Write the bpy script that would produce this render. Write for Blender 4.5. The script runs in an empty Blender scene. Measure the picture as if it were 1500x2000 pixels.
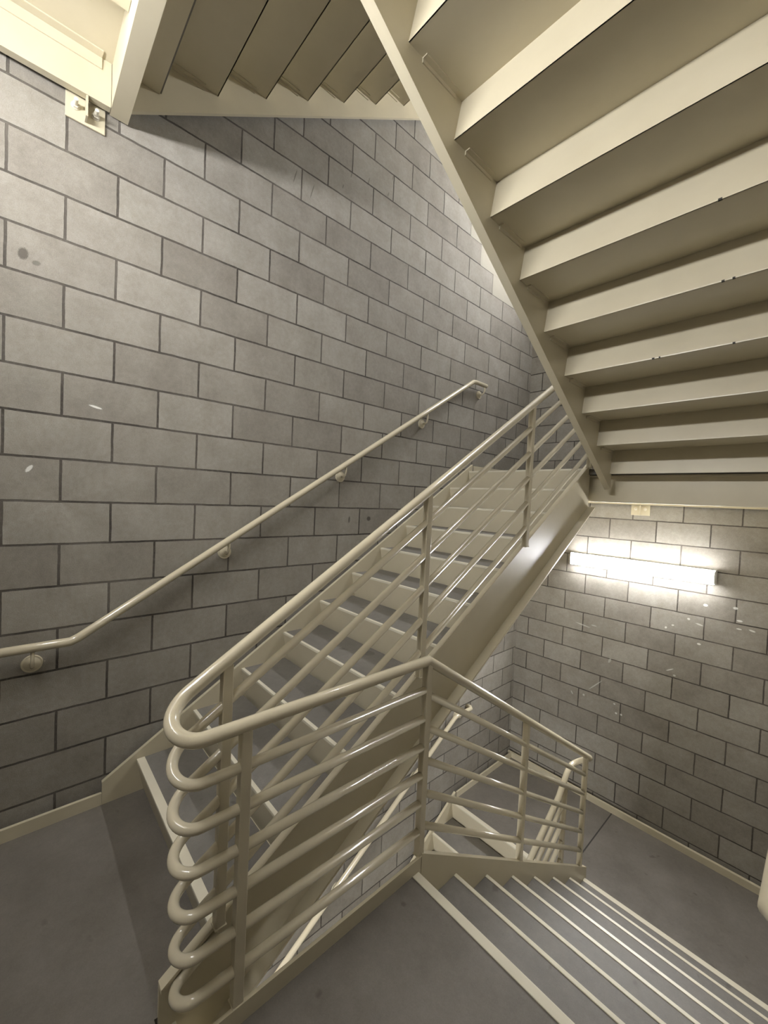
import bpy, bmesh, math, random
from mathutils import Vector, Matrix
random.seed(7)
scene = bpy.context.scene
COL = scene.collection

# ------------------------------------------------------------------ measures
U = 0.2032                       # block course
G, RI = 0.2794, 0.175            # tread run, riser height
SL = RI / G
ZM = -1.537                      # floor of the landing in the foreground
ZU = ZM + 11 * RI                # far upper landing
ZT = ZU + 10 * RI                # near top landing
ZL = ZM - 8 * RI                 # far lower landing
ZB = ZL - 11 * RI                # bottom floor
YB = 4.324                       # back wall
YF = -0.95                       # front wall (behind the camera)
XR = 2.54                        # right wall
ZC = 5.0                         # ceiling

# ------------------------------------------------------------------ materials
def new_mat(name):
    m = bpy.data.materials.new(name)
    m.use_nodes = True
    nt = m.node_tree
    b = nt.nodes['Principled BSDF']
    return m, nt, b

def nd(nt, t, **kw):
    n = nt.nodes.new(t)
    for k, v in kw.items():
        setattr(n, k, v)
    return n

def noise(nt, vec, scale, detail=4.0, rough=0.6):
    n = nd(nt, 'ShaderNodeTexNoise')
    n.inputs['Scale'].default_value = scale
    n.inputs['Detail'].default_value = detail
    n.inputs['Roughness'].default_value = rough
    nt.links.new(vec, n.inputs['Vector'])
    return n.outputs['Fac']

def ramp(nt, fac, stops):
    r = nd(nt, 'ShaderNodeValToRGB')
    cr = r.color_ramp
    while len(cr.elements) < len(stops):
        cr.elements.new(0.5)
    for e, (p, c) in zip(cr.elements, stops):
        e.position = p
        e.color = (c[0], c[1], c[2], 1) if len(c) == 3 else c
    nt.links.new(fac, r.inputs['Fac'])
    return r.outputs['Color']

def mixc(nt, fac, a, b, mode='MIX'):
    m = nd(nt, 'ShaderNodeMix', data_type='RGBA', blend_type=mode)
    for sock, v in ((m.inputs[0], fac), (m.inputs[6], a), (m.inputs[7], b)):
        if isinstance(v, (int, float)):
            sock.default_value = v
        elif isinstance(v, tuple):
            sock.default_value = (*v, 1)
        else:
            nt.links.new(v, sock)
    return m.outputs[2]

def mth(nt, op, a, b=None, clamp=False):
    m = nd(nt, 'ShaderNodeMath', operation=op)
    m.use_clamp = clamp
    for i, v in enumerate((a, b)):
        if v is None:
            continue
        if isinstance(v, (int, float)):
            m.inputs[i].default_value = v
        else:
            nt.links.new(v, m.inputs[i])
    return m.outputs[0]

def bump(nt, h, strength, dist, normal=None):
    b = nd(nt, 'ShaderNodeBump')
    b.inputs['Strength'].default_value = strength
    b.inputs['Distance'].default_value = dist
    nt.links.new(h, b.inputs['Height'])
    if normal:
        nt.links.new(normal, b.inputs['Normal'])
    return b.outputs['Normal']

def block_mat(name, axis, uoff, voff, marks=(), paint=()):
    """Grey concrete blocks in running bond; axis = the horizontal world axis of the wall."""
    m, nt, b = new_mat(name)
    geo = nd(nt, 'ShaderNodeNewGeometry')
    sep = nd(nt, 'ShaderNodeSeparateXYZ')
    nt.links.new(geo.outputs['Position'], sep.inputs[0])
    u = sep.outputs['X' if axis == 'x' else 'Y']
    v = sep.outputs['Z']
    cmb = nd(nt, 'ShaderNodeCombineXYZ')
    # slight wobble of the joints
    wob = noise(nt, geo.outputs['Position'], 9.0, 3.0)
    wob = mth(nt, 'MULTIPLY', mth(nt, 'SUBTRACT', wob, 0.5), 0.007)
    nt.links.new(mth(nt, 'ADD', mth(nt, 'ADD', u, uoff), wob), cmb.inputs[0])
    nt.links.new(mth(nt, 'ADD', mth(nt, 'ADD', v, voff), wob), cmb.inputs[1])
    br = nd(nt, 'ShaderNodeTexBrick')
    br.offset = 0.5
    br.offset_frequency = 2
    br.inputs['Color1'].default_value = (1, 1, 1, 1)
    br.inputs['Color2'].default_value = (0, 0, 0, 1)
    br.inputs['Mortar'].default_value = (0.5, 0.5, 0.5, 1)
    br.inputs['Scale'].default_value = 1.0
    br.inputs['Mortar Size'].default_value = 0.0056
    br.inputs['Mortar Smooth'].default_value = 0.25
    br.inputs['Bias'].default_value = 0.0
    br.inputs['Brick Width'].default_value = 2 * U
    br.inputs['Row Height'].default_value = U
    nt.links.new(cmb.outputs[0], br.inputs['Vector'])
    tint = nd(nt, 'ShaderNodeSeparateColor')
    nt.links.new(br.outputs['Color'], tint.inputs[0])
    base = ramp(nt, tint.outputs[0], [(0.0, (0.248, 0.230, 0.199)), (0.5, (0.288, 0.269, 0.235)), (1.0, (0.328, 0.310, 0.274))])
    cloud = noise(nt, geo.outputs['Position'], 5.5, 5.0, 0.65)
    base = mixc(nt, 0.75, base, ramp(nt, cloud, [(0.3, (0.80, 0.78, 0.75)), (0.7, (1.14, 1.14, 1.14))]), 'MULTIPLY')
    grit = noise(nt, geo.outputs['Position'], 260.0, 3.0, 0.7)
    mid = noise(nt, geo.outputs['Position'], 42.0, 5.0, 0.7)
    base = mixc(nt, 0.7, base, ramp(nt, mid, [(0.3, (0.86, 0.85, 0.83)), (0.7, (1.10, 1.10, 1.10))]), 'MULTIPLY')
    base = mixc(nt, 0.9, base, ramp(nt, grit, [(0.3, (0.82, 0.82, 0.82)), (0.72, (1.15, 1.15, 1.15))]), 'MULTIPLY')
    jn = noise(nt, geo.outputs['Position'], 3.0, 3.0)
    mort = ramp(nt, jn, [(0.35, (0.055, 0.048, 0.040)), (0.65, (0.125, 0.112, 0.095))])
    rag = noise(nt, geo.outputs['Position'], 55.0, 4.0)
    mfac = mth(nt, 'MULTIPLY', br.outputs['Fac'], mth(nt, 'ADD', 0.55, mth(nt, 'MULTIPLY', rag, 0.9)), True)
    col = mixc(nt, mfac, base, mort)
    smooth_fac = None
    # painted-over blocks: (u from, u to, v from, v to)
    for (u0, u1, v0, v1) in paint:
        f = mth(nt, 'MULTIPLY', mth(nt, 'GREATER_THAN', u, u0), mth(nt, 'LESS_THAN', u, u1))
        f = mth(nt, 'MULTIPLY', f, mth(nt, 'GREATER_THAN', v, v0))
        f = mth(nt, 'MULTIPLY', f, mth(nt, 'LESS_THAN', v, v1))
        smooth_fac = f if smooth_fac is None else mth(nt, 'MAXIMUM', smooth_fac, f)
    if smooth_fac is not None:
        col = mixc(nt, mth(nt, 'MULTIPLY', smooth_fac, 0.85), col, (0.38, 0.355, 0.29))
    # marks: (u, v, half length, half width, angle, colour, amount)
    for (mu, mv, rl, rw, ang, c, amt) in marks:
        du = mth(nt, 'SUBTRACT', u, mu)
        dv = mth(nt, 'SUBTRACT', v, mv)
        ca, sa = math.cos(ang), math.sin(ang)
        a = mth(nt, 'ADD', mth(nt, 'MULTIPLY', du, ca / rl), mth(nt, 'MULTIPLY', dv, sa / rl))
        d = mth(nt, 'ADD', mth(nt, 'MULTIPLY', du, -sa / rw), mth(nt, 'MULTIPLY', dv, ca / rw))
        r2 = mth(nt, 'ADD', mth(nt, 'MULTIPLY', a, a), mth(nt, 'MULTIPLY', d, d))
        r2 = mth(nt, 'ADD', r2, mth(nt, 'MULTIPLY', mth(nt, 'SUBTRACT', grit, 0.5), 1.2))
        f = mth(nt, 'MULTIPLY', mth(nt, 'SUBTRACT', 1.0, r2, True), amt * 2.0, True)
        f = mth(nt, 'MINIMUM', f, amt)
        col = mixc(nt, f, col, c)
    nt.links.new(col, b.inputs['Base Color'])
    b.inputs['Roughness'].default_value = 0.86
    b.inputs['Specular IOR Level'].default_value = 0.3
    inv = mth(nt, 'SUBTRACT', 1.0, mfac)
    if smooth_fac is not None:
        inv = mth(nt, 'MAXIMUM', inv, mth(nt, 'MULTIPLY', smooth_fac, 0.9))
    n1 = bump(nt, inv, 0.85, 0.006)
    n2 = bump(nt, mth(nt, 'ADD', grit, mid), 0.42, 0.0026, n1)
    n3 = bump(nt, cloud, 0.25, 0.006, n2)
    nt.links.new(n3, b.inputs['Normal'])
    return m

def paint_mat(name, col, rough=0.36, var=0.14):
    m, nt, b = new_mat(name)
    tc = nd(nt, 'ShaderNodeTexCoord')
    n1 = noise(nt, tc.outputs['Object'], 4.0, 4.0)
    c = mixc(nt, 0.5, col, ramp(nt, n1, [(0.3, (0.90, 0.89, 0.86)), (0.7, (1.06, 1.06, 1.06))]), 'MULTIPLY')
    n2 = noise(nt, tc.outputs['Object'], 60.0, 3.0)
    nt.links.new(c, b.inputs['Base Color'])
    nt.links.new(mth(nt, 'ADD', mth(nt, 'MULTIPLY', n1, var), rough - 0.5 * var), b.inputs['Roughness'])
    nt.links.new(bump(nt, n2, 0.12, 0.002), b.inputs['Normal'])
    b.inputs['Specular IOR Level'].default_value = 0.5
    return m

def concrete_mat(name, lo, hi, rough=0.55):
    m, nt, b = new_mat(name)
    geo = nd(nt, 'ShaderNodeNewGeometry')
    n1 = noise(nt, geo.outputs['Position'], 3.2, 6.0, 0.62)
    n2 = noise(nt, geo.outputs['Position'], 38.0, 5.0, 0.7)
    n3 = noise(nt, geo.outputs['Position'], 260.0, 2.0)
    c = ramp(nt, n1, [(0.3, lo), (0.68, hi)])
    c = mixc(nt, 0.6, c, ramp(nt, n2, [(0.25, (0.84, 0.83, 0.82)), (0.75, (1.12, 1.12, 1.12))]), 'MULTIPLY')
    c = mixc(nt, 0.5, c, ramp(nt, n3, [(0.3, (0.85, 0.85, 0.85)), (0.7, (1.12, 1.12, 1.12))]), 'MULTIPLY')
    # scattered dark specks and scuffs
    vor = nd(nt, 'ShaderNodeTexNoise')
    vor.inputs['Scale'].default_value = 11.0
    vor.inputs['Detail'].default_value = 2.0
    nt.links.new(geo.outputs['Position'], vor.inputs['Vector'])
    sp = ramp(nt, vor.outputs['Fac'], [(0.70, (1, 1, 1)), (0.76, (0.6, 0.58, 0.55))])
    c = mixc(nt, 0.8, c, sp, 'MULTIPLY')
    nt.links.new(c, b.inputs['Base Color'])
    nt.links.new(mth(nt, 'ADD', mth(nt, 'MULTIPLY', n1, 0.25), rough - 0.12), b.inputs['Roughness'])
    nt.links.new(bump(nt, n2, 0.15, 0.003), b.inputs['Normal'])
    b.inputs['Specular IOR Level'].default_value = 0.4
    return m

def plain_mat(name, col, rough=0.6, metal=0.0):
    m, nt, b = new_mat(name)
    tc = nd(nt, 'ShaderNodeTexCoord')
    n1 = noise(nt, tc.outputs['Object'], 25.0, 3.0)
    nt.links.new(mixc(nt, 0.5, col, ramp(nt, n1, [(0.3, (0.9, 0.9, 0.9)), (0.7, (1.08, 1.08, 1.08))]), 'MULTIPLY'), b.inputs['Base Color'])
    b.inputs['Roughness'].default_value = rough
    b.inputs['Metallic'].default_value = metal
    return m

def lamp_mat(name, col, strength):
    m, nt, b = new_mat(name)
    b.inputs['Base Color'].default_value = (0.9, 0.9, 0.9, 1)
    b.inputs['Emission Color'].default_value = (*col, 1)
    b.inputs['Emission Strength'].default_value = strength
    return m

WHT = (0.80, 0.79, 0.75)
DRK = (0.07, 0.062, 0.05)
R = math.radians
marks_left = [(-0.145, 1.098, 0.030, 0.020, R(80), DRK, 0.75), (-0.10, 1.075, 0.018, 0.012, 0.3, DRK, 0.5), (0.131, 0.472, 0.030, 0.006, R(-12), WHT, 0.9),
              (-0.113, 0.148, 0.022, 0.009, R(55), WHT, 0.8), (1.925, -0.08, 0.022, 0.020, 0, DRK, 0.85), (1.731, -0.088, 0.028, 0.010, R(85), DRK, 0.7)]
for (a, c, l, g) in [(1.17, 2.16, .09, 75), (1.30, 2.13, .10, 75), (1.62, 2.42, .05, 76), (1.78, 2.46, .06, 76), (2.02, 2.62, .06, 76), (1.98, 2.47, .04, 74), (1.55, 2.30, .03, 74)]:
    marks_left.append((a, c, l * 0.6, 0.004, R(g), DRK, 0.55))
marks_back = [(x, z, l, w, R(a), WHT, s) for (x, z, l, w, a, s) in [
    (1.773, -0.719, .018, .013, 0, .8), (1.972, -0.700, .018, .012, 0, .6), (1.661, -0.869, .012, .010, 0, .7), (1.547, -0.955, .012, .008, 10, .7), (1.495, -0.990, .012, .010, 60, .8),
    (1.740, -0.899, .030, .007, -12, .55), (2.004, -0.800, .022, .009, 0, .7), (2.004, -0.868, .020, .006, 0, .7), (2.085, -0.862, .024, .008, -12, .6),
    (1.746, -1.071, .015, .010, 0, .8), (1.547, -1.37, .035, .006, 32, .65), (1.585, -1.411, .012, .009, 0, .5), (0.76, -1.160, .085, .007, -8, .4), (0.870, -1.139, .03, .006, 0, .4),
    (0.690, -1.916, .022, .006, -60, .5), (0.812, -1.895, .012, .012, 0, .5), (0.92, -1.75, .10, .006, 48, .4), (1.129, -1.958, .012, .010, 0, .7), (1.175, -1.954, .010, .011, 0, .7), (1.109, -1.872, .011, .008, 0, .6),
    (1.04, -1.453, .030, .012, 70, .3)]]
paint_left = [(15 * U, 22 * U, 13 * U, 15 * U), (15.9 * U, 22 * U, 12 * U, 13 * U), (17 * U, 22 * U, 11 * U, 12 * U)]
M_BLOCK_L = block_mat('concrete block left', 'y', U + 4 * U, 40 * U, marks_left, paint_left)
M_BLOCK_B = block_mat('concrete block back', 'x', -0.1483 + U + 20 * U, 0.622 + 40 * U, marks_back)
M_BLOCK_R = block_mat('concrete block right', 'y', 20 * U, 40 * U)
M_BLOCK_F = block_mat('concrete block front', 'x', 20 * U, 40 * U)
M_PAINT = paint_mat('cream steel paint', (0.56, 0.507, 0.372), 0.34, 0.08)
M_RAIL = paint_mat('cream rail paint', (0.58, 0.525, 0.390), 0.17, 0.04)
M_NOSE = paint_mat('worn cream nosing paint', (0.66, 0.62, 0.50), 0.36, 0.10)
M_FLOOR = concrete_mat('grey sealed concrete', (0.130, 0.118, 0.100), (0.185, 0.170, 0.148))
M_TREAD = concrete_mat('grey tread concrete', (0.138, 0.129, 0.114), (0.198, 0.187, 0.169))
M_CEIL = concrete_mat('pale ceiling concrete', (0.40, 0.38, 0.34), (0.46, 0.44, 0.40), 0.8)
M_BOLT = plain_mat('painted bolt', (0.68, 0.64, 0.54), 0.4)
M_JOINT = plain_mat('dark joint filler', (0.04, 0.037, 0.033), 0.8)
M_HOUSING = plain_mat('white lamp housing', (0.62, 0.62, 0.60), 0.5)

# ------------------------------------------------------------------ mesh helpers
def bx(bm, x0, x1, y0, y1, z0, z1):
    vs = [bm.verts.new(p) for p in ((x0, y0, z0), (x1, y0, z0), (x1, y1, z0), (x0, y1, z0), (x0, y0, z1), (x1, y0, z1), (x1, y1, z1), (x0, y1, z1))]
    for f in ((0, 3, 2, 1), (4, 5, 6, 7), (0, 1, 5, 4), (1, 2, 6, 5), (2, 3, 7, 6), (3, 0, 4, 7)):
        bm.faces.new([vs[i] for i in f])

def prism_x(bm, poly, x0, x1):
    """poly of (y, z), extruded along x."""
    a = [bm.verts.new((x0, y, z)) for y, z in poly]
    c = [bm.verts.new((x1, y, z)) for y, z in poly]
    n = len(poly)
    bm.faces.new(a)
    bm.faces.new(list(reversed(c)))
    for i in range(n):
        bm.faces.new((a[i], c[i], c[(i + 1) % n], a[(i + 1) % n]))

def prism_z(bm, poly, z0, z1):
    a = [bm.verts.new((x, y, z0)) for x, y in poly]
    c = [bm.verts.new((x, y, z1)) for x, y in poly]
    n = len(poly)
    bm.faces.new(a)
    bm.faces.new(list(reversed(c)))
    for i in range(n):
        bm.faces.new((a[i], c[i], c[(i + 1) % n], a[(i + 1) % n]))

def tube(bm, pts, r, seg=18, cap=True):
    pts = [Vector(p) for p in pts]
    n = len(pts)
    tang = []
    for i in range(n):
        if i == 0:
            t = pts[1] - pts[0]
        elif i == n - 1:
            t = pts[-1] - pts[-2]
        else:
            t = (pts[i] - pts[i - 1]).normalized() + (pts[i + 1] - pts[i]).normalized()
        tang.append(t.normalized())
    up = Vector((0, 0, 1)) if abs(tang[0].z) < 0.9 else Vector((1, 0, 0))
    nrm = (up - tang[0] * up.dot(tang[0])).normalized()
    rings = []
    for i in range(n):
        t = tang[i]
        if i:
            q = tang[i - 1].rotation_difference(t)
            nrm = q @ nrm
            nrm = (nrm - t * nrm.dot(t)).normalized()
        bn = t.cross(nrm)
        k, bd = 1.0, None
        if 0 < i < n - 1:
            d0 = (pts[i] - pts[i - 1]).normalized()
            ch = max(0.35, d0.dot(t))
            k = 1.0 / ch
            side = (pts[i + 1] - pts[i]).normalized() - d0
            bd = side.normalized() if side.length > 1e-6 else None
        ring = []
        for s in range(seg):
            a = 2 * math.pi * s / seg
            o = nrm * math.cos(a) * r + bn * math.sin(a) * r
            if bd is not None:
                o = o + bd * (o.dot(bd)) * (k - 1.0)
            ring.append(bm.verts.new(pts[i] + o))
        rings.append(ring)
    for i in range(n - 1):
        for s in range(seg):
            f = bm.faces.new((rings[i][s], rings[i][(s + 1) % seg], rings[i + 1][(s + 1) % seg], rings[i + 1][s]))
            f.smooth = True
    if cap:
        bm.faces.new(list(reversed(rings[0])))
        bm.faces.new(rings[-1])

def disc(bm, c, axis, r0, r1, h, seg=24):
    """A short turned boss: radius r0 at c, r1 at c + axis*h."""
    ax = Vector(axis).normalized()
    q = Vector((0, 0, 1)).rotation_difference(ax).to_matrix().to_4x4()
    bmesh.ops.create_cone(bm, cap_ends=True, segments=seg, radius1=r0, radius2=r1, depth=h,
                          matrix=Matrix.Translation(Vector(c) + ax * h / 2) @ q)

def obj(name, bm, mat, parent=None, bevel=0.0, label=None):
    bmesh.ops.recalc_face_normals(bm, faces=bm.faces)
    if bevel:
        es = [e for e in bm.edges if len(e.link_faces) == 2 and e.calc_face_angle(0) > 0.6 and not e.link_faces[0].smooth]
        bmesh.ops.bevel(bm, geom=es, offset=bevel, segments=2, profile=0.5, affect='EDGES', clamp_overlap=True)
    me = bpy.data.meshes.new(name)
    bm.to_mesh(me)
    bm.free()
    me.materials.append(mat)
    o = bpy.data.objects.new(name, me)
    COL.objects.link(o)
    if parent is not None:
        o.parent = parent
        o.matrix_parent_inverse = parent.matrix_world.inverted()
    if label:
        o['label'] = label
    return o

def thing(name, label, cat, loc, group=None):
    o = bpy.data.objects.new(name, None)
    COL.objects.link(o)
    o.location = loc
    o.empty_display_size = 0.1
    o.matrix_world = Matrix.Translation(Vector(loc))
    o['label'] = label
    o['category'] = cat
    if group:
        o['group'] = group
    return o

def struct(name, bm, mat, label=None):
    o = obj(name, bm, mat)
    o['kind'] = 'structure'
    if label:
        o['label'] = label
    return o

NB = bmesh.new

# ------------------------------------------------------------------ the shell
for nm, dims, mt, lb in (
        ('wall_left', (-0.2, 0.0, YF - 0.2, YB + 0.2, ZB, ZC), M_BLOCK_L, 'grey concrete block wall on the left behind the handrail'),
        ('wall_back', (0.0, XR, YB, YB + 0.2, ZB, ZC), M_BLOCK_B, 'grey concrete block wall carrying the lit lamp'),
        ('wall_right', (XR, XR + 0.2, YF - 0.2, YB + 0.2, ZB, ZC), M_BLOCK_R, 'grey concrete block wall close to the camera on the right'),
        ('wall_front', (0.0, XR, YF - 0.2, YF, ZB, ZC), M_BLOCK_F, 'grey concrete block wall behind the camera'),
        ('floor', (-0.2, XR + 0.2, YF - 0.2, YB + 0.2, ZB - 0.2, ZB), M_FLOOR, 'concrete floor at the bottom of the stairwell'),
        ('ceiling', (-0.2, XR + 0.2, YF - 0.2, YB + 0.2, ZC, ZC + 0.2), M_CEIL, 'concrete ceiling over the stairwell')):
    bm = NB()
    bx(bm, *dims)
    struct(nm, bm, mt, lb)

# ------------------------------------------------------------------ stair flights
XW = 0.06            # inner face of the wall stringer on the left
XA = 1.165           # inner face of the outer stringer, left flights
XD = 1.345           # inner face of the outer stringer, right flights
XS = 2.47            # inner face of the wall stringer on the right
PAN = 0.043
SET = 0.045          # riser set back below its nosing
TH = 0.005

def channel_slope(bm, pts_top, pts_bot, web0, web1, fl0, fl1, flb, ft=0.011):
    """Sloped channel: web polygon plus flanges following its top and bottom lines."""
    prism_x(bm, pts_top + list(reversed(pts_bot)), web0, web1)
    for line, s, (fl0, fl1) in ((pts_top, -1, (fl0, fl1)), (pts_bot, 1, flb)):
        for (y0, z0), (y1, z1) in zip(line[:-1], line[1:]):
            if abs(y1 - y0) < 1e-6:
                continue
            prism_x(bm, [(y0, z0), (y1, z1), (y1, z1 + s * ft * 1.15), (y0, z0 + s * ft * 1.15)], fl0, fl1)

def flight(label, x0, x1, left, Y0, z0, n, d, up, dn, ylow, yhigh, zclip):
    """n risers climbing along y in direction d from floor z0; first nosing at Y0."""
    t = thing('stair_flight', label, 'staircase', (0.5 * (x0 + x1), Y0, z0))
    nose = lambda y: z0 + RI + SL * d * (y - Y0)
    for k in range(1, n + 1):
        y, z = Y0 + d * G * (k - 1), z0 + k * RI
        bm = NB()
        # steel riser leaning back below its nosing
        prism_x(bm, [(y, z - 0.004), (y + d * TH, z - 0.004), (y + d * (SET + TH), z - RI - PAN), (y + d * SET, z - RI - PAN)], x0, x1)
        obj('riser', bm, M_PAINT, t)
        w = 0.019 if 1 < k < n else 0.038
        if k < n:
            bm = NB()
            ye = y + d * (G + SET + TH)
            prism_x(bm, [(y + d * 0.008, z - PAN), (ye, z - PAN), (ye, z - PAN + TH), (y + d * 0.008, z - PAN + TH)], x0, x1)
            pan = obj('tread_pan', bm, M_PAINT, t)
            bm = NB()
            prism_x(bm, [(y + d * w, z), (y + d * (G + 0.020), z), (y + d * (G + 0.030), z - PAN + TH), (y + d * w, z - PAN + TH)], x0 + 0.001, x1 - 0.001)
            obj('tread_fill', bm, M_TREAD, pan, label='grey concrete fill of the tread')
            for xa, xb, s in ((x0, x0 + 0.024, 1), (x1 - 0.024, x1, -1)):
                # ledger angle under each end of the pan
                bm = NB()
                ya, yb = y + d * 0.060, y + d * 0.255
                y_lo, y_hi = min(ya, yb), max(ya, yb)
                bx(bm, xa, xb, y_lo, y_hi, z - PAN - 0.005, z - PAN)
                if s > 0:
                    bx(bm, xa, xa + 0.005, y_lo, y_hi, z - PAN - 0.020, z - PAN - 0.005)
                else:
                    bx(bm, xb - 0.005, xb, y_lo, y_hi, z - PAN - 0.020, z - PAN - 0.005)
                obj('tread_cleat', bm, M_PAINT, pan)
            par = pan
        else:
            par = t
        bm = NB()
        prism_x(bm, [(y, z + 0.003), (y + d * w, z + 0.003), (y + d * w, z - 0.010), (y + d * 0.006, z - 0.014), (y, z - 0.011)], x0 + 0.001, x1 - 0.001)
        obj('nosing', bm, M_NOSE, par, bevel=0.002, label='pale painted nosing strip')
    lo, hi = (ylow, yhigh)
    top = [(lo, nose(lo) + up), (hi, nose(hi) + up)]
    # the bottom line, cut level at the lower end
    yc = Y0 + d * ((zclip + dn - z0 - RI) / SL)
    bot = [(lo, zclip), (yc, zclip), (hi, nose(hi) - dn)] if d * (yc - lo) > 0 else [(lo, nose(lo) - dn), (hi, nose(hi) - dn)]
    for side in (0, 1):
        bm = NB()
        if side == 0:
            web, fl = (x0 - 0.010, x0), ((x0 - 0.022, x0 - 0.010) if left else (x0 - 0.025, x0 - 0.010))
        else:
            web, fl = (x1, x1 + 0.010), ((x1 + 0.010, x1 + 0.034) if left else (x1 + 0.010, x1 + 0.045))
        channel_slope(bm, top, bot, web[0], web[1], fl[0], fl[1], (fl[0], fl[1] + 0.030) if left and side else ((fl[0] - 0.018, fl[1]) if not left and not side else fl))
        obj('stringer', bm, M_PAINT, t)
    return t

fA = flight('steel stair flight climbing beside the block wall on the left, behind the railing', XW, XA, True, 0.336, ZM, 11, 1, 0.035, 0.345, 0.185, 3.19, ZM - 0.25)
fB = flight('overhead stair flight at upper right, its pale risers seen from behind', XD, XS, False, 3.167, ZU, 10, -1, 0.035, 0.345, 3.15, 0.60, ZU - 0.195)
fC = flight('shadowed overhead stair flight at the top, touching the left block wall', XW, XA, True, 0.321, ZT, 11, 1, 0.035, 0.340, 0.245, 3.19, ZT - 0.25)
fD = flight('stair flight going down at lower right with pale nosing lines', XD, XS, False, 3.121, ZL, 8, -1, 0.085, 0.325, 3.155, 1.185, ZL - 0.10)
fE = flight('lowest stair flight, dropping from the far lower landing under the left flight', XW, XA, True, 0.336, ZB, 11, 1, 0.035, 0.345, 0.20, 3.19, ZB + 0.001)

# small dark chips in the paint along the lower edges of the overhead risers
M_CHIP = plain_mat('dark primer chip', (0.03, 0.027, 0.022), 0.8)
risers = [o for o in fB.children if o.name.split('.')[0] == 'riser']
for j, x, l in ((6, 2.13, 0.012), (5, 2.11, 0.010), (5, 2.145, 0.009), (4, 2.12, 0.010), (4, 1.80, 0.011), (4, 1.83, 0.007)):
    y, z = 3.167 - G * (j - 1), ZU + (j - 1) * RI
    bm = NB()
    bx(bm, x, x + l, y - SET - TH - 0.001, y - SET + 0.002, z - PAN - 0.001, z - PAN + 0.006)
    obj('paint_chip', bm, M_CHIP, risers[j - 1], label='dark chip in the paint')

# ------------------------------------------------------------------ landings
def chan_x(bm, x0, x1, yw, s, z0, z1, fw=0.070, tw=None):
    """Channel running along x: web at yw, flanges reaching s*fw."""
    w = 0.010
    bx(bm, x0, x1, min(yw, yw + s * w), max(yw, yw + s * w), z0, z1)
    a, c = sorted((yw + s * w, yw + s * fw))
    bx(bm, x0, x1, a, c, z0, z0 + 0.012)
    if tw is not None:
        a, c = sorted((yw + s * w, yw + s * tw))
    bx(bm, x0, x1, a, c, z1 - 0.012, z1)

def chan_y(bm, y0, y1, xw, s, z0, z1, fw=0.070, tw=None):
    w = 0.010
    bx(bm, min(xw, xw + s * w), max(xw, xw + s * w), y0, y1, z0, z1)
    a, c = sorted((xw + s * w, xw + s * fw))
    bx(bm, a, c, y0, y1, z0, z0 + 0.012)
    if tw is not None:
        a, c = sorted((xw + s * w, xw + s * tw))
    bx(bm, a, c, y0, y1, z1 - 0.012, z1)

BEL, CURB = 0.253, 0.060

def anchor(par, at, axis):
    """Bolted wall plate under a landing channel: plate, gusset, two studs."""
    cx, cy, cz = at
    bm = NB()
    if axis == 'x':       # on the left wall, seen along x
        bx(bm, 0.001, 0.011, cy - 0.076, cy + 0.076, cz, cz + 0.16)
        p = obj('anchor_plate', bm, M_PAINT, par, 0.002)
        bm = NB()
        bx(bm, 0.011, 0.060, cy - 0.004, cy + 0.004, cz + 0.012, cz + 0.105)
        obj('gusset', bm, M_PAINT, p)
        for s in (-0.040, 0.038):
            bm = NB()
            disc(bm, (0.011, cy + s, cz + 0.062), (1, 0, 0), 0.017, 0.017, 0.003)
            disc(bm, (0.014, cy + s, cz + 0.062), (1, 0, 0), 0.0145, 0.0145, 0.012, 6)
            disc(bm, (0.026, cy + s, cz + 0.062), (1, 0, 0), 0.0085, 0.0080, 0.034)
            obj('bolt', bm, M_BOLT, p)
    else:                 # on the back wall
        bx(bm, cx - 0.080, cx + 0.080, YB - 0.011, YB - 0.001, cz, cz + 0.15)
        p = obj('anchor_plate', bm, M_PAINT, par, 0.002)
        bm = NB()
        bx(bm, cx - 0.004, cx + 0.004, YB - 0.060, YB - 0.011, cz + 0.006, cz + 0.098)
        obj('gusset', bm, M_PAINT, p)
        for s in (-0.040, 0.040):
            bm = NB()
            disc(bm, (cx + s, YB - 0.011, cz + 0.062), (0, -1, 0), 0.015, 0.015, 0.003)
            disc(bm, (cx + s, YB - 0.014, cz + 0.062), (0, -1, 0), 0.011, 0.011, 0.009, 6)
            disc(bm, (cx + s, YB - 0.023, cz + 0.062), (0, -1, 0), 0.006, 0.006, 0.018)
            obj('bolt', bm, M_BOLT, p)

def far_landing(z, label, yr):
    t = thing('stair_landing', label, 'landing', (0.5 * XR, 3.75, z))
    y0 = 3.215
    bm = NB()
    prism_z(bm, [(XW, 3.169), (XD - 0.012, 3.169), (XD - 0.012, yr), (XS, yr), (XS, YB - 0.060), (XW, YB - 0.060)], z - 0.042, z)
    obj('slab', bm, M_FLOOR, t, label='grey concrete floor of the landing')
    bm = NB()
    bx(bm, XW, XS, y0 + 0.02, YB - 0.060, z - 0.052, z - 0.045)
    obj('deck_pan', bm, M_PAINT, t)
    bm = NB(); chan_x(bm, 0.010, XS + 0.055, YB - 0.060, 1, z - BEL, z + CURB, 0.036, 0.026)
    obj('back_beam', bm, M_PAINT, t)
    bm = NB(); chan_y(bm, y0, YB - 0.060, XW, -1, z - BEL, z + CURB, 0.035, 0.016)
    obj('side_beam', bm, M_PAINT, t)
    bm = NB(); chan_y(bm, y0, YB - 0.060, XS, 1, z - BEL, z + CURB, 0.055)
    obj('side_beam', bm, M_PAINT, t)
    bm = NB(); chan_x(bm, XW, XS, y0 + 0.062, -1, z - BEL, z - 0.046, 0.062)
    obj('header_beam', bm, M_PAINT, t)
    return t

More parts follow.
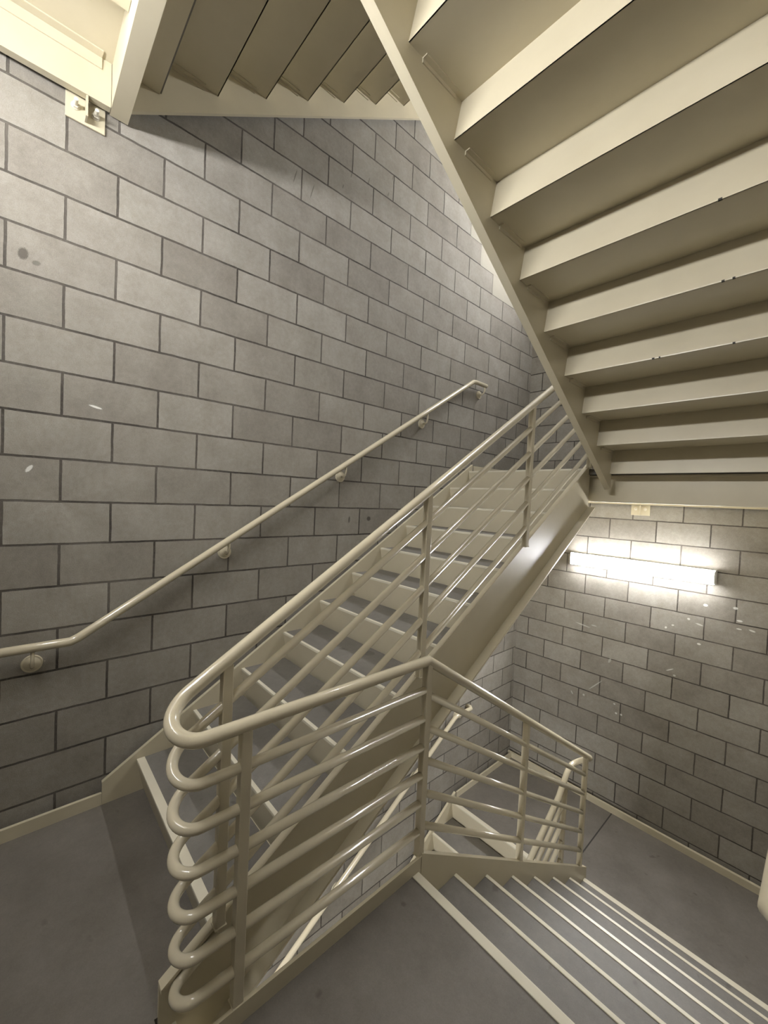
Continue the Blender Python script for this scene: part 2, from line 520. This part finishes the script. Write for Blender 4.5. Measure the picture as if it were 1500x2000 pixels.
tU = far_landing(ZU, 'far upper landing above the lamp, its beam seen edge-on at eye level', 3.160)
anchor(tU, (1.228, 0, ZU - BEL - 0.100), 'y')
tL = far_landing(ZL, 'far lower landing with a grey concrete floor at the foot of the right-hand stairs', 3.084)
bm = NB()
bx(bm, 1.162, 1.172, 3.45, YB - 0.062, ZL - 0.002, ZL + 0.0015)
obj('floor_joint', bm, M_JOINT, tL, label='dark joint line in the landing floor')

def near_landing(z, yl, yr, label, detail):
    t = thing('stair_landing', label, 'landing', (0.5 * XR, -0.4, z))
    ya = 0.236           # left header, flange tip
    y1 = YF + 0.06
    poly = [(XW, y1), (XS, y1), (XS, yr), (XD - 0.010, yr), (XD - 0.010, ya - 0.06), (XA + 0.002, ya - 0.06), (XA + 0.002, yl), (XW, yl)]
    bm = NB(); prism_z(bm, poly, z - 0.045, z)
    obj('slab', bm, M_FLOOR, t, label='grey concrete floor of the landing')
    poly = [(XW, y1), (XS, y1), (XS, yr - 0.02), (XD - 0.010, yr - 0.02), (XD - 0.010, ya - 0.06), (XA + 0.002, ya - 0.06), (XA + 0.002, yl - 0.008), (XW, yl - 0.008)]
    bm = NB(); prism_z(bm, poly, z - 0.052, z - 0.045)
    obj('deck_pan', bm, M_PAINT, t)
    bm = NB(); chan_y(bm, y1, 0.158 if detail else 0.184, XW, -1, z - BEL, z + CURB, 0.035, 0.016)
    obj('side_beam', bm, M_PAINT, t)
    bm = NB(); chan_y(bm, y1, yr, XS, 1, z - BEL, z + CURB, 0.055)
    obj('side_beam', bm, M_PAINT, t)
    bm = NB(); chan_x(bm, 0.010, XS + 0.055, y1, -1, z - BEL, z + CURB, 0.050)
    obj('back_beam', bm, M_PAINT, t)
    bm = NB(); chan_x(bm, 0.010, XD - 0.010, 0.160, 1, z - BEL, z - 0.046, 0.076)
    obj('header_beam', bm, M_PAINT, t)
    bm = NB(); chan_x(bm, XD - 0.010, XS, yr - 0.062, 1, z - BEL, z - 0.046, 0.060)
    obj('header_beam', bm, M_PAINT, t)
    # edge channel along the well, under the guard railing
    bm = NB(); bx(bm, XD - 0.012, XD, 0.240, yr + 0.030, z - BEL, z + CURB)
    bx(bm, XD - 0.050, XD - 0.012, 0.240, yr + 0.030, z - BEL, z - BEL + 0.012)
    obj('edge_beam', bm, M_PAINT, t)
    if detail:
        bm = NB()
        bx(bm, XW, XW + 0.006, y1 + 0.05, 0.120, z - 0.105, z - 0.052)
        bx(bm, XW + 0.006, XW + 0.045, y1 + 0.05, 0.120, z - 0.058, z - 0.052)
        obj('ledger_angle', bm, M_PAINT, t)
        for xx in (0.455, 0.99, 1.75):
            bm = NB()
            bx(bm, xx, xx + 0.060, y1 + 0.05, 0.158, z - 0.140, z - 0.134)
            bx(bm, xx + 0.054, xx + 0.060, y1 + 0.05, 0.158, z - 0.134, z - 0.052)
            obj('joist', bm, M_PAINT, t)
    return t

tM = near_landing(ZM, 0.376, 1.150, 'grey concrete landing in the foreground, around the foot of the railing', False)
tT = near_landing(ZT, 0.370, 0.640, 'near landing overhead at top left, seen from below', True)
anchor(tT, (0, 0.067, ZT - BEL - 0.107), 'x')

# ------------------------------------------------------------------ guard railing along the well
RXA, RXD = 1.200, 1.325
RT, RB, PW = 0.0212, 0.0158, 0.0165
zA = lambda y: 0.122 + SL * (y - 1.27)
zD = lambda y: -0.615 - SL * (y - 1.19)
zE = lambda y: -2.000 + SL * (y - 3.10)
ZG = -0.612
YC = 1.185            # corner post
rail = thing('guard_railing', 'cream pipe guard railing looping around the stair well in the foreground', 'railing', (RXD, 0.36, ZM + CURB))

def arc(p0, p1, yc, bulge, m0, n=18):
    """U-turn in plan from p0 to p1 (x, z each), bulging by `bulge` in y from yc; m0 = slope dz/dy at the start."""
    out = []
    xm, rx = 0.5 * (p0[0] + p1[0]), 0.5 * (p0[0] - p1[0])
    for i in range(n + 1):
        t = i / n
        a = math.pi * t
        m = m0 * bulge * math.pi
        z = p0[1] * (2 * t**3 - 3 * t**2 + 1) + m * (t**3 - 2 * t**2 + t) + p1[1] * (3 * t**2 - 2 * t**3)
        out.append((xm + rx * math.cos(a), yc + bulge * math.sin(a), z))
    return out

YN, YQ = 0.245, 3.12   # where the two U-turns start
NBUL = -0.068
pts = [(RXA, 3.12, zA(3.12))] + arc((RXA, zA(YN)), (RXD, ZG), YN, NBUL, SL)
pts += [(RXD, YC, ZG)] + arc((RXD, zD(YQ)), (RXA, -1.950), YQ, 0.066, -SL)
pts += [(RXA, 3.065, -1.966), (RXA, 3.03, -1.990), (RXA, 2.98, -2.042), (RXA, 2.92, zE(2.92)), (RXA, 0.75, zE(0.75))]
bm = NB(); tube(bm, pts, RT, 20)
obj('top_rail', bm, M_RAIL, rail)
for j in range(1, 7):
    oa = 0.140 + 0.153 * (j - 1)
    zl = ZG - 0.1265 * j
    if j < 6:
        pts = [(RXA, 3.12, zA(3.12) - oa)]
    else:
        pts = [(RXA, 0.352, zA(0.352) - oa)]
    pts += arc((RXA, zA(YN) - oa), (RXD, zl), YN, NBUL + 0.005 * j, SL) + [(RXD, YC, zl)]
    bm = NB(); tube(bm, pts, RB, 16)
    obj('rail_bar', bm, M_RAIL, rail)
for j in range(1, 6):
    od = 0.147 * j
    bm = NB(); tube(bm, [(RXD, YC, zD(YC) - od), (RXD, 3.055, zD(3.055) - od)], RB, 16)
    obj('rail_bar', bm, M_RAIL, rail)
    bm = NB(); tube(bm, [(RXA, 3.0, zE(3.0) - od), (RXA, 0.75, zE(0.75) - od)], RB, 16)
    obj('rail_bar', bm, M_RAIL, rail)

def post(x, y, zb, zt, slope=0.0):
    bm = NB()
    w = PW
    z = zt - RT * 0.6
    bx(bm, x - w, x + w, y - w, y + w, zb, z)
    o = obj('post', bm, M_RAIL, rail, 0.003)
    bm = NB()     # weld bead at the foot
    bx(bm, x - w - 0.003, x + w + 0.003, y - w - 0.003, y + w + 0.003, zb - 0.001, zb + 0.005)
    obj('weld', bm, M_RAIL, o, 0.002)

nA = lambda y: ZM + RI + SL * (y - 0.336) + 0.035
nD = lambda y: ZL + RI - SL * (y - 3.121) + 0.085
nE = lambda y: ZB + RI + SL * (y - 0.336) + 0.035
for y in (0.352, 1.275, 2.195, 3.10):
    post(RXA, y, nA(y) - 0.012, zA(y))
for y in (0.365, YC):
    post(RXD, y, ZM + CURB - 0.004, ZG)
for y in (2.105, 3.055):
    post(RXD, y, nD(y) - 0.012, zD(y))
for y in (3.02, 2.08, 1.14):
    post(RXA, y, nE(y) - 0.012, zE(y))

# ------------------------------------------------------------------ wall handrails
def handrail(label, pts, brackets, wx, s, group=None):
    t = thing('wall_handrail', label, 'handrail', (wx, pts[0][1], pts[0][2]), group)
    bm = NB(); tube(bm, pts, 0.0205, 18)
    obj('rail', bm, M_RAIL, t)
    for (y, zw, zr) in brackets:       # rose on the wall, bent arm up to the rail
        xr = pts[1][0]
        bm = NB()
        tube(bm, [(wx + s * 0.010, y, zw), (wx + s * 0.040, y, zw - 0.004), (wx + s * 0.062, y, zw + 0.010), (xr, y, zw + 0.034), (xr, y, zr - 0.012)], 0.0075, 12)
        a = obj('bracket', bm, M_RAIL, t)
        bm = NB()
        disc(bm, (wx, y, zw), (s, 0, 0), 0.041, 0.039, 0.007, 28)
        disc(bm, (wx + s * 0.007, y, zw), (s, 0, 0), 0.032, 0.012, 0.010, 28)
        obj('wall_rose', bm, M_RAIL, a)
    return t

HX = 0.070
hz = lambda y: -0.659 + 0.6255 * (y - 0.059)
pts = [(HX, -0.75, -0.668), (HX, 0.045, -0.664), (HX, 0.075, -0.650), (HX, 3.115, hz(3.115)), (HX, 3.150, hz(3.12) + 0.004), (HX, 3.335, hz(3.12) + 0.004)]
handrail('pale handrail sloping up the left block wall above the stairs', pts,
         [(-0.092, -0.761, -0.666), (0.789, -0.285, hz(0.789)), (1.629, 0.232, hz(1.629)), (2.484, 0.757, hz(2.484)), (3.310, 1.178, hz(3.12))], 0.0, 1)
ez = lambda y: -2.053 + 0.6255 * (y - 3.112)
pts = [(HX, 0.6, ez(0.6)), (HX, 3.10, ez(3.10)), (HX, 3.14, ez(3.115)), (HX, 3.36, ez(3.115)), (0.045, 3.385, ez(3.115)), (0.002, 3.385, ez(3.115))]
handrail('lower pale handrail on the left wall, seen through the gap under the stairs', pts,
         [(y, ez(y) - 0.10, ez(y)) for y in (0.9, 1.75, 2.6, 3.2)], 0.0, 1)
RHX = 2.440
dz = lambda y: -0.640 - SL * (y - 1.20)
pts = [(XR - 0.002, 0.865, -0.640), (RHX + 0.025, 0.865, -0.640), (RHX, 0.890, -0.640), (RHX, 1.195, -0.640), (RHX, 1.215, dz(1.215)), (RHX, 3.1, dz(3.1)), (RHX, 3.3, dz(3.1))]
t = thing('wall_handrail', 'blurred pale handrail end at the right edge of the photo, above the downward stairs', 'handrail', (XR, 0.865, -0.640))
bm = NB(); tube(bm, pts, 0.0240, 18)
obj('rail', bm, M_RAIL, t)
for y in (1.5, 2.3):
    bm = NB()
    tube(bm, [(XR - 0.008, y, dz(y) - 0.09), (RHX + 0.02, y, dz(y) - 0.09), (RHX, y, dz(y) - 0.06), (RHX, y, dz(y) - 0.012)], 0.0075, 12)
    a = obj('bracket', bm, M_RAIL, t)
    bm = NB()
    disc(bm, (XR, y, dz(y) - 0.09), (-1, 0, 0), 0.041, 0.039, 0.007, 28)
    obj('wall_rose', bm, M_RAIL, a)

# ------------------------------------------------------------------ lamps
def lamp(label, x0, x1, yw, s, zc, power, side):
    """Four-foot wrap lamp on a wall plane y = yw, facing s."""
    t = thing('wall_lamp', label, 'lamp', (0.5 * (x0 + x1), yw, zc))
    bm = NB()
    a, c = sorted((yw, yw + s * (0.090 - side)))
    bx(bm, x0 + 0.01, x1 - 0.01, a, c, zc - 0.060, zc + 0.060)
    obj('housing', bm, M_HOUSING, t, 0.003)
    bm = NB()
    d0 = 0.090 - side
    prof = [(yw + s * d0, zc - 0.060), (yw + s * (0.090 - 0.3 * side), zc - 0.060), (yw + s * 0.090, zc - 0.060 + 0.3 * side), (yw + s * 0.090, zc + 0.060 - 0.3 * side), (yw + s * (0.090 - 0.3 * side), zc + 0.060), (yw + s * d0, zc + 0.060)]
    prism_x(bm, prof, x0 + 0.010, x1 - 0.010)
    obj('lens', bm, lamp_mat('lit lamp lens', (0.97, 0.967, 0.985), power), t, label='glowing white lens')
    for xa in (x0, x1 - 0.010):
        bm = NB()
        pr = [(yw + s * 0.001, zc - 0.062), (yw + s * 0.068, zc - 0.062), (yw + s * 0.092, zc - 0.050), (yw + s * 0.092, zc + 0.050), (yw + s * 0.068, zc + 0.062), (yw + s * 0.001, zc + 0.062)]
        prism_x(bm, pr, xa, xa + 0.010)
        obj('end_cap', bm, M_HOUSING, t, 0.002)
    return t

lamp('lit white strip lamp on the back wall below the far upper landing', 0.618, 1.838, YB, -1, -0.460, 72.0, 0.020)
lamp('lit strip lamp on the wall behind the camera, under the top landing', 0.58, 1.80, YF, 1, 1.60, 70.0, 0.006)
lamp('lit strip lamp on the front wall one floor below the camera', 0.70, 1.92, YF, 1, -2.07, 85.0, 0.02)
lamp('lit strip lamp high on the back wall above the far upper landing', 0.618, 1.838, YB, -1, 3.15, 105.0, 0.02)

# ------------------------------------------------------------------ world, camera, view
w = bpy.data.worlds.new('stairwell air')
scene.world = w
w.use_nodes = True
bg = w.node_tree.nodes['Background']
bg.inputs[0].default_value = (0.9, 0.88, 0.82, 1)
bg.inputs[1].default_value = 0.0

right = Vector((0.67013048, 0.74084955, 0.04546514))
down = Vector((0.05498736, 0.01153355, -0.99842044))
fwd = Vector((-0.74020371, 0.67157198, -0.03300838))
cam = bpy.data.cameras.new('camera')
cam.sensor_fit = 'HORIZONTAL'
cam.sensor_width = 36.0
cam.lens = 36.0 * 792.1 / 1500.0
cam.clip_start = 0.02
co = bpy.data.objects.new('camera', cam)
COL.objects.link(co)
mw = Matrix.Identity(4)
for i in range(3):
    mw[i][0], mw[i][1], mw[i][2] = right[i], -down[i], -fwd[i]
mw[0][3], mw[1][3], mw[2][3] = 2.4693, -0.1536, 0.0847
co.matrix_world = mw
scene.camera = co

vs = scene.view_settings
vs.view_transform = 'Standard'
vs.look = 'None'
vs.gamma = 1.0
vs.use_curve_mapping = False
vs.exposure = 1.18
scene.cycles.max_bounces = 10
scene.cycles.diffuse_bounces = 3
